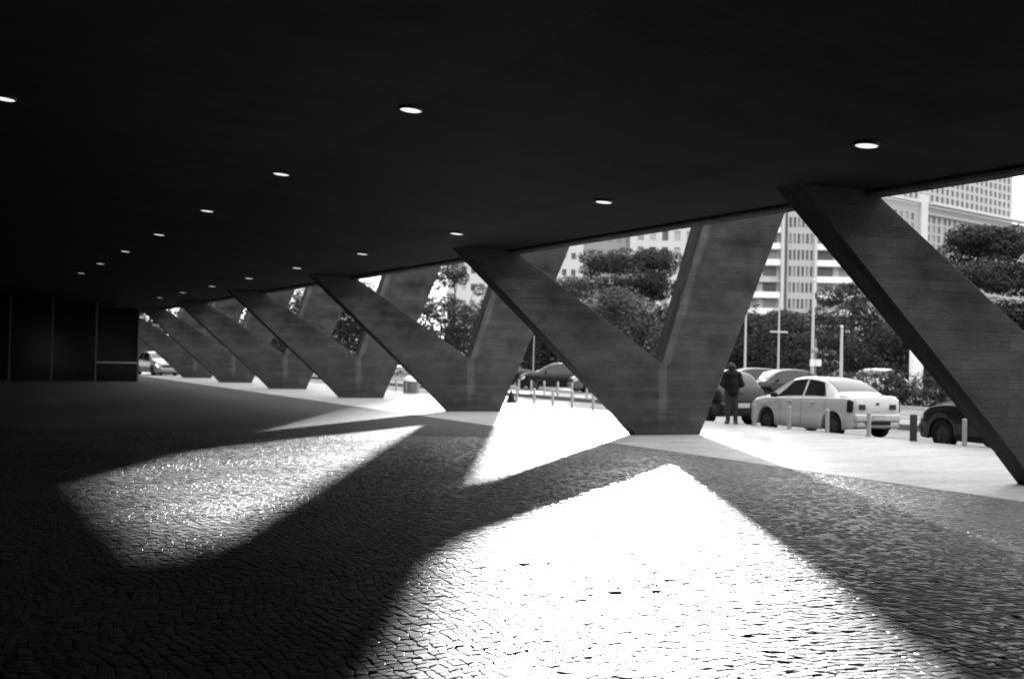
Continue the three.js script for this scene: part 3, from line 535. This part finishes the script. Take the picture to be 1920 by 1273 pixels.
function carBody(c) {
  const ss = new Set([0]); for (let s = 0; s <= c.L + 1e-6; s += c.L / 64) ss.add(s); for (const w of c.wheels) for (let k = -8; k <= 8; k++) ss.add(w + (c.wr + 0.055) * Math.sin(k / 8 * Math.PI / 2) * 0.9999);
  const st = [...ss].filter(s => s >= 0 && s <= c.L).sort((a, b) => a - b).filter((s, i, a) => !i || s - a[i - 1] > 1e-3), p = [], ix = [], N = 23;
  for (const s of st) { const q = section(c, s); for (let k = 0; k < 12; k++) p.push(q[k][0], q[k][1], c.L / 2 - s); for (let k = 10; k >= 0; k--) p.push(-q[k][0], q[k][1], c.L / 2 - s); }
  for (let i = 0; i + 1 < st.length; i++) for (let k = 0; k < N - 1; k++) { const a = i * N + k, b = a + 1; ix.push(a, b, a + N, b, b + N, a + N); }
  for (const i of [0, st.length - 1]) { const o = i * N, q = section(c, st[i]); let y = 0; for (const v of q) y += v[1] / 12; const m = p.length / 3; p.push(0, y, c.L / 2 - st[i]); for (let k = 0; k < N - 1; k++) i ? ix.push(m, o + k, o + k + 1) : ix.push(m, o + k + 1, o + k); }
  const g = new THREE.BufferGeometry(); g.setAttribute('position', new THREE.Float32BufferAttribute(p, 3)); g.setIndex(ix);
  return toCreasedNormals(g, 0.62);
}
function patch(c, fn, nu, nv, off) { // a sheet laid on the body, raised a little
  const P = (u, v) => { const [s, k, side] = fn(u, v), q = section(c, s), i = Math.min(10, Math.floor(k)), t = k - i; return new THREE.Vector3(side * (q[i][0] + (q[i + 1][0] - q[i][0]) * t), q[i][1] + (q[i + 1][1] - q[i][1]) * t, c.L / 2 - s); };
  const p = [], ix = [];
  for (let j = 0; j <= nv; j++) for (let i = 0; i <= nu; i++) { const u = i / nu, v = j / nv, e = 0.004, a = P(u, v), du = P(Math.min(1, u + e), v).sub(P(Math.max(0, u - e), v)), dv = P(u, Math.min(1, v + e)).sub(P(u, Math.max(0, v - e))), n = du.cross(dv).normalize(); if (n.dot(a.clone().sub(new THREE.Vector3(0, 0.85, a.z * 0.6))) < 0) n.negate(); a.addScaledVector(n, off); p.push(a.x, a.y, a.z); }
  for (let j = 0; j < nv; j++) for (let i = 0; i < nu; i++) { const a = j * (nu + 1) + i, b = a + 1, d = a + nu + 1; ix.push(a, b, d, b, d + 1, d); }
  const g = new THREE.BufferGeometry(); g.setAttribute('position', new THREE.Float32BufferAttribute(p, 3)); g.setIndex(ix); g.computeVertexNormals(); return g;
}
function car(label, c, paint, x, y, z, turn, o = {}) {
  const t = thing('parked_car', label, 'car', [x, y, z], turn, o.group);
  mesh('body', carBody(c), paint, t);
  for (const side of [1, -1]) {
    for (const [a0, a1, b0, b1] of c.side) mesh('side_window', patch(c, (u, v) => { const r = a0 + (a1 - a0) * v, f = b0 + (b1 - b0) * v; return [r + (f - r) * u, 7.1 + 0.84 * v, side]; }, 12, 4, 0.005), M.glassDark, t);
    const zT = c.L / 2;
    if (c === SALOON) {
      mesh('tail_lamp', patch(c, (u, v) => [0.03 + 0.14 * u, 4.15 + 1.7 * v, side], 4, 4, 0.012), M.lens, t);
      mesh('tail_lamp', rbox(0.2, 0.13, 0.03, 0.012, side * 0.50, 0.80, zT + 0.012), M.lens, t);
    } else mesh('tail_lamp', patch(c, (u, v) => [0.03 + 0.12 * u, 4.3 + 2.4 * v, side], 4, 4, 0.012), M.lens, t);
    mesh('headlamp', patch(c, (u, v) => [c.L - 0.3 + 0.2 * u, 4.6 + 1.2 * v, side], 4, 4, 0.01), o.lit ? headOn : M.headlamp, t);
    mesh('mirror', rbox(0.2, 0.13, 0.1, 0.035, side * 0.95, 1.0, c.L / 2 - (c.side[1][2] - 0.12)), o.mirror || M.black, t);
    for (const s of [c.side[0][0] + 0.45, c.side[1][0] + 0.42]) mesh('door_handle', rbox(0.03, 0.035, 0.17, 0.012, side * (c.hw(s) * 0.99 + 0.008), 0.86, c.L / 2 - s), paint, t);
    for (const w of c.wheels) {
      const wh = mesh('wheel', new THREE.CylinderGeometry(0.19, 0.19, 0.14, 20).rotateZ(Math.PI / 2), M.rim, t); wh.position.set(side * (c.hw(w) - 0.13), c.wr, c.L / 2 - w);
      mesh('tyre', new THREE.LatheGeometry([[0.185, -0.09], [c.wr - 0.03, -0.1], [c.wr, -0.075], [c.wr, 0.075], [c.wr - 0.03, 0.1], [0.185, 0.09]].map(q => new THREE.Vector2(...q)), 26).rotateZ(Math.PI / 2), M.tyre, wh);
      for (let k = 0; k < 5; k++) mesh('spoke', box(0.02, 0.16, 0.05).translate(0, 0.1, 0).rotateX(k * 1.2566), M.rim, wh).position.x = side * 0.075;
    }
  }
  for (const side of [1, -1]) for (const sd of [c.side[0][2] + 0.04, c.side[1][2] - 0.28, c.side[0][0] - 0.02]) mesh('door_seam', patch(c, (u, v) => [sd - 0.006 + 0.012 * u + 0.12 * Math.max(0, 0.4 - v) * (sd < 1.2 ? 1 : 0), 2.6 + 4.3 * v, side], 1, 8, 0.0025), M.black, t);
  mesh('rear_window', patch(c, (u, v) => { const w = 0.05 + 0.9 * u, k = w < 0.5 ? 8.3 + w * 2 * 2.7 : 8.3 + (1 - w) * 2 * 2.7; return [c.rear[0] + (c.rear[1] - c.rear[0]) * v, k, w < 0.5 ? 1 : -1]; }, 20, 6, 0.006), o.rearGlass || M.glassDark, t);
  mesh('windscreen', patch(c, (u, v) => { const w = 0.05 + 0.9 * u, k = w < 0.5 ? 8.3 + w * 2 * 2.7 : 8.3 + (1 - w) * 2 * 2.7; return [c.wind[0] + (c.wind[1] - c.wind[0]) * v, k, w < 0.5 ? 1 : -1]; }, 20, 6, 0.006), M.glassDark, t);
  const zr = c.L / 2;
  mesh('rear_bumper', [rbox(1.5, 0.2, 0.16, 0.06, 0, 0.53, zr - 0.02), rbox(1.36, 0.14, 0.12, 0.05, 0, 0.36, zr - 0.03)], paint, t);
  mesh('bumper_grille', rbox(0.8, 0.1, 0.03, 0.01, 0, 0.405, zr + 0.045), M.black, t);
  mesh('number_plate', rbox(0.4, 0.12, 0.015, 0.004, 0, 0.55, zr + 0.068), M.carSilver, t);
  mesh('emblem', [rbox(0.11, 0.035, 0.02, 0.006, 0, 0.88, zr + 0.012), rbox(0.05, 0.055, 0.02, 0.006, 0, 0.88, zr + 0.014)], M.lens, t);
  mesh('front_bumper', rbox(1.2, 0.2, 0.14, 0.06, 0, 0.42, -zr + 0.03), paint, t); mesh('front_grille', rbox(0.85, 0.12, 0.05, 0.015, 0, 0.6, -zr + 0.0), M.black, t);
  mesh('exhaust', new THREE.CylinderGeometry(0.025, 0.025, 0.15, 8).rotateX(Math.PI / 2).translate(0.45, 0.26, zr - 0.05), M.metal, t);
  return t;
}
const RG = grey(0.07, 0.12);
const Y = -0.128;
car('white saloon car parked along the kerb, right of the whole pier', SALOON, M.carWhite, 19.74, Y, -22.7, 0, { rearGlass: RG }).scale.setScalar(0.938);
car('black hatchback half hidden by the nearest pier\'s dark arm, front end towards the white car', HATCH, M.carBlack, 19.85, Y, -17.0, 0);
car('black hatchback at the kerb behind the dark-clothed person, ahead of the white car', HATCH, M.carBlack, 19.85, Y, -27.9, 0);
const PG = 'dark cars parked across the street';
car('dark car across the street with a pale roof line, just right of the person', HATCH, M.carBlack, 32.6, Y, -42.6, 1.2, { group: PG });
car('dark saloon across the street behind the bonnet of the white car', SALOON, M.carBlack, 33.2, Y, -40.6, 1.35, { group: PG });
car('white car far across the street, only its roof showing over the white saloon', SALOON, M.carWhite, 38.0, -0.02, -40.0, 2.05);
car('dark car leftmost in the far row beside the third pier', SALOON, M.carBlack, 29.4, Y, -61.5, 1.1, { group: PG });
car('dark car in the middle of the far row left of the whole pier', HATCH, M.carBlack, 31.0, Y, -57.6, 1.2, { group: PG });
car('grey car at the right end of the far row, against the whole pier\'s arm', SALOON, M.carGrey, 32.2, Y, -53.6, 1.25, { group: PG });
car('small pale car with lit headlamps under the far left end of the hall', HATCH, M.carWhite, 13.0, 0.0, -78, Math.PI + 0.2, { lit: true });

// ---------------------------------------------------------------- the person by the black car
function fieldMesh(bones, lo, hi, N, k, grow = 0) { // bones: [ax,ay,az, bx,by,bz, ra, rb]
  const size = Math.max(hi[0] - lo[0], hi[1] - lo[1], hi[2] - lo[2]), c = [(lo[0] + hi[0]) / 2, (lo[1] + hi[1]) / 2, (lo[2] + hi[2]) / 2];
  const mc = new MarchingCubes(N, M.skin, false, false, 200000); mc.isolation = 0;
  const half = N / 2;
  for (let z = 0; z < N; z++) for (let y = 0; y < N; y++) for (let x = 0; x < N; x++) {
    const X = c[0] + (x - half) / half * size / 2 * 1.06, Yy = c[1] + (y - half) / half * size / 2 * 1.06, Z = c[2] + (z - half) / half * size / 2 * 1.06; let s = 0;
    for (const [ax, ay, az, bx, by, bz, ra, rb] of bones) { const dx = bx - ax, dy = by - ay, dz = bz - az, l = dx * dx + dy * dy + dz * dz || 1e-9; let t = ((X - ax) * dx + (Yy - ay) * dy + (Z - az) * dz) / l; t = t < 0 ? 0 : t > 1 ? 1 : t; const ex = X - ax - dx * t, ey = Yy - ay - dy * t, ez = Z - az - dz * t; s += Math.exp(-k * (Math.sqrt(ex * ex + ey * ey + ez * ez) - ra - (rb - ra) * t - grow)); }
    mc.field[x + y * N + z * N * N] = Math.log(s + 1e-30) / k;
  }
  mc.update();
  const n = mc.count, P = new Float32Array(mc.positionArray.slice(0, n * 3)), Q = new Float32Array(mc.normalArray.slice(0, n * 3));
  for (let i = 0; i < n; i++) for (let a = 0; a < 3; a++) P[i * 3 + a] = c[a] + P[i * 3 + a] * size / 2 * 1.06;
  const g = new THREE.BufferGeometry(); g.setAttribute('position', new THREE.BufferAttribute(P, 3)); g.setAttribute('normal', new THREE.BufferAttribute(Q, 3)); return g;
}
{
  const t = thing('person', 'person in dark jacket and trousers at the kerb beside the black hatchback, head bowed', 'person', [18.45, 0.008, -24.55], 2.7);
  const S = 0.9, sc = b => b.map(v => v * S);
  // facing +z; head bowed, weight on both feet, hands together before the belly
  const torso = [[0, 0.92, 0, 0, 1.15, 0.0, 0.135, 0.125], [-0.07, 0.93, 0, 0.07, 0.93, 0, 0.11, 0.11], [0, 1.15, 0, 0, 1.38, 0.04, 0.125, 0.12], [-0.13, 1.40, 0.04, 0.13, 1.40, 0.04, 0.085, 0.085]].map(sc);
  const arms = [], legs = [], hands = [];
  for (const s of [1, -1]) {
    arms.push([s * 0.19, 1.40, 0.04, s * 0.27, 1.14, 0.0, 0.062, 0.048], [s * 0.27, 1.14, 0.0, s * 0.10, 1.02, 0.23, 0.046, 0.034]);
    hands.push([s * 0.10, 1.02, 0.23, s * 0.055, 1.0, 0.285, 0.028, 0.032]);
    for (let f = 0; f < 4; f++) hands.push([s * 0.05, 1.02 - f * 0.018, 0.29, s * (0.005 + f * 0.004), 1.015 - f * 0.02, 0.315 - f * 0.004, 0.0095, 0.009], [s * (0.005 + f * 0.004), 1.015 - f * 0.02, 0.315 - f * 0.004, s * -0.028, 1.015 - f * 0.02, 0.30, 0.009, 0.008]);
    hands.push([s * 0.07, 1.03, 0.27, s * 0.03, 1.055, 0.29, 0.011, 0.009]);
    legs.push([s * 0.09, 0.90, 0, s * 0.105, 0.48, 0.02, 0.088, 0.058], [s * 0.105, 0.48, 0.02, s * 0.11, 0.08, -0.02, 0.058, 0.042], [s * 0.11, 0.04, -0.03, s * 0.135, 0.03, 0.15, 0.038, 0.032]);
  }
  const A = arms.map(sc), Lg = legs.map(sc), H = hands.map(sc), head = [[0, 1.42, 0.05, 0, 1.52, 0.09, 0.052, 0.05], [0, 1.58, 0.10, 0, 1.62, 0.11, 0.088, 0.086], [0, 1.53, 0.16, 0, 1.56, 0.17, 0.05, 0.055], [0, 1.555, 0.225, 0, 1.575, 0.215, 0.012, 0.01]].map(sc);
  const all = [...torso, ...A, ...Lg, ...head];
  const body = mesh('body', mergeGeometries([fieldMesh(all, [-0.35, -0.05, -0.2], [0.35, 1.62, 0.4], 100, 40), fieldMesh(H, [-0.14, 0.84, 0.18], [0.14, 0.98, 0.32], 48, 220)]), M.skin, t);
  mesh('jacket', fieldMesh([...torso, ...A.map(b => b), [0, 1.40 * S, 0.0, 0, 1.47 * S, 0.05, 0.075, 0.07]], [-0.35, 0.7, -0.2], [0.35, 1.4, 0.3], 72, 38, 0.022), M.jacket, t);
  mesh('trousers', fieldMesh(Lg.filter((b, i) => i % 3 !== 2).concat([[-0.06, 0.84, 0, 0.06, 0.84, 0, 0.11, 0.11]]), [-0.25, 0.0, -0.2], [0.25, 0.95, 0.2], 72, 45, 0.016), M.trousers, t);
  mesh('hair', fieldMesh([[0, 1.60, 0.065, 0, 1.655, 0.10, 0.096, 0.088], [0, 1.50, 0.02, 0, 1.6, 0.05, 0.07, 0.09]].map(sc), [-0.15, 1.2, -0.12], [0.15, 1.62, 0.22], 40, 60, 0.006), M.hair, t);
  for (const s of [1, -1]) mesh('shoe', rbox(0.09, 0.075, 0.25, 0.034, s * 0.112, 0.036, 0.05), M.shoe, t);
  for (const s of [1, -1]) { mesh('eye', new THREE.SphereGeometry(0.011, 8, 6).translate(s * 0.03, 1.575 * S, 0.162), M.white, t); mesh('ear', new THREE.SphereGeometry(0.026, 8, 6).scale(0.4, 1, 0.7).translate(s * 0.082, 1.585 * S, 0.09), M.skin, t); }
  mesh('mouth', box(0.04, 0.008, 0.01, 0, 1.515 * S, 0.188), M.hair, t);
}
shade(scene);
renderer.render(scene, camera);
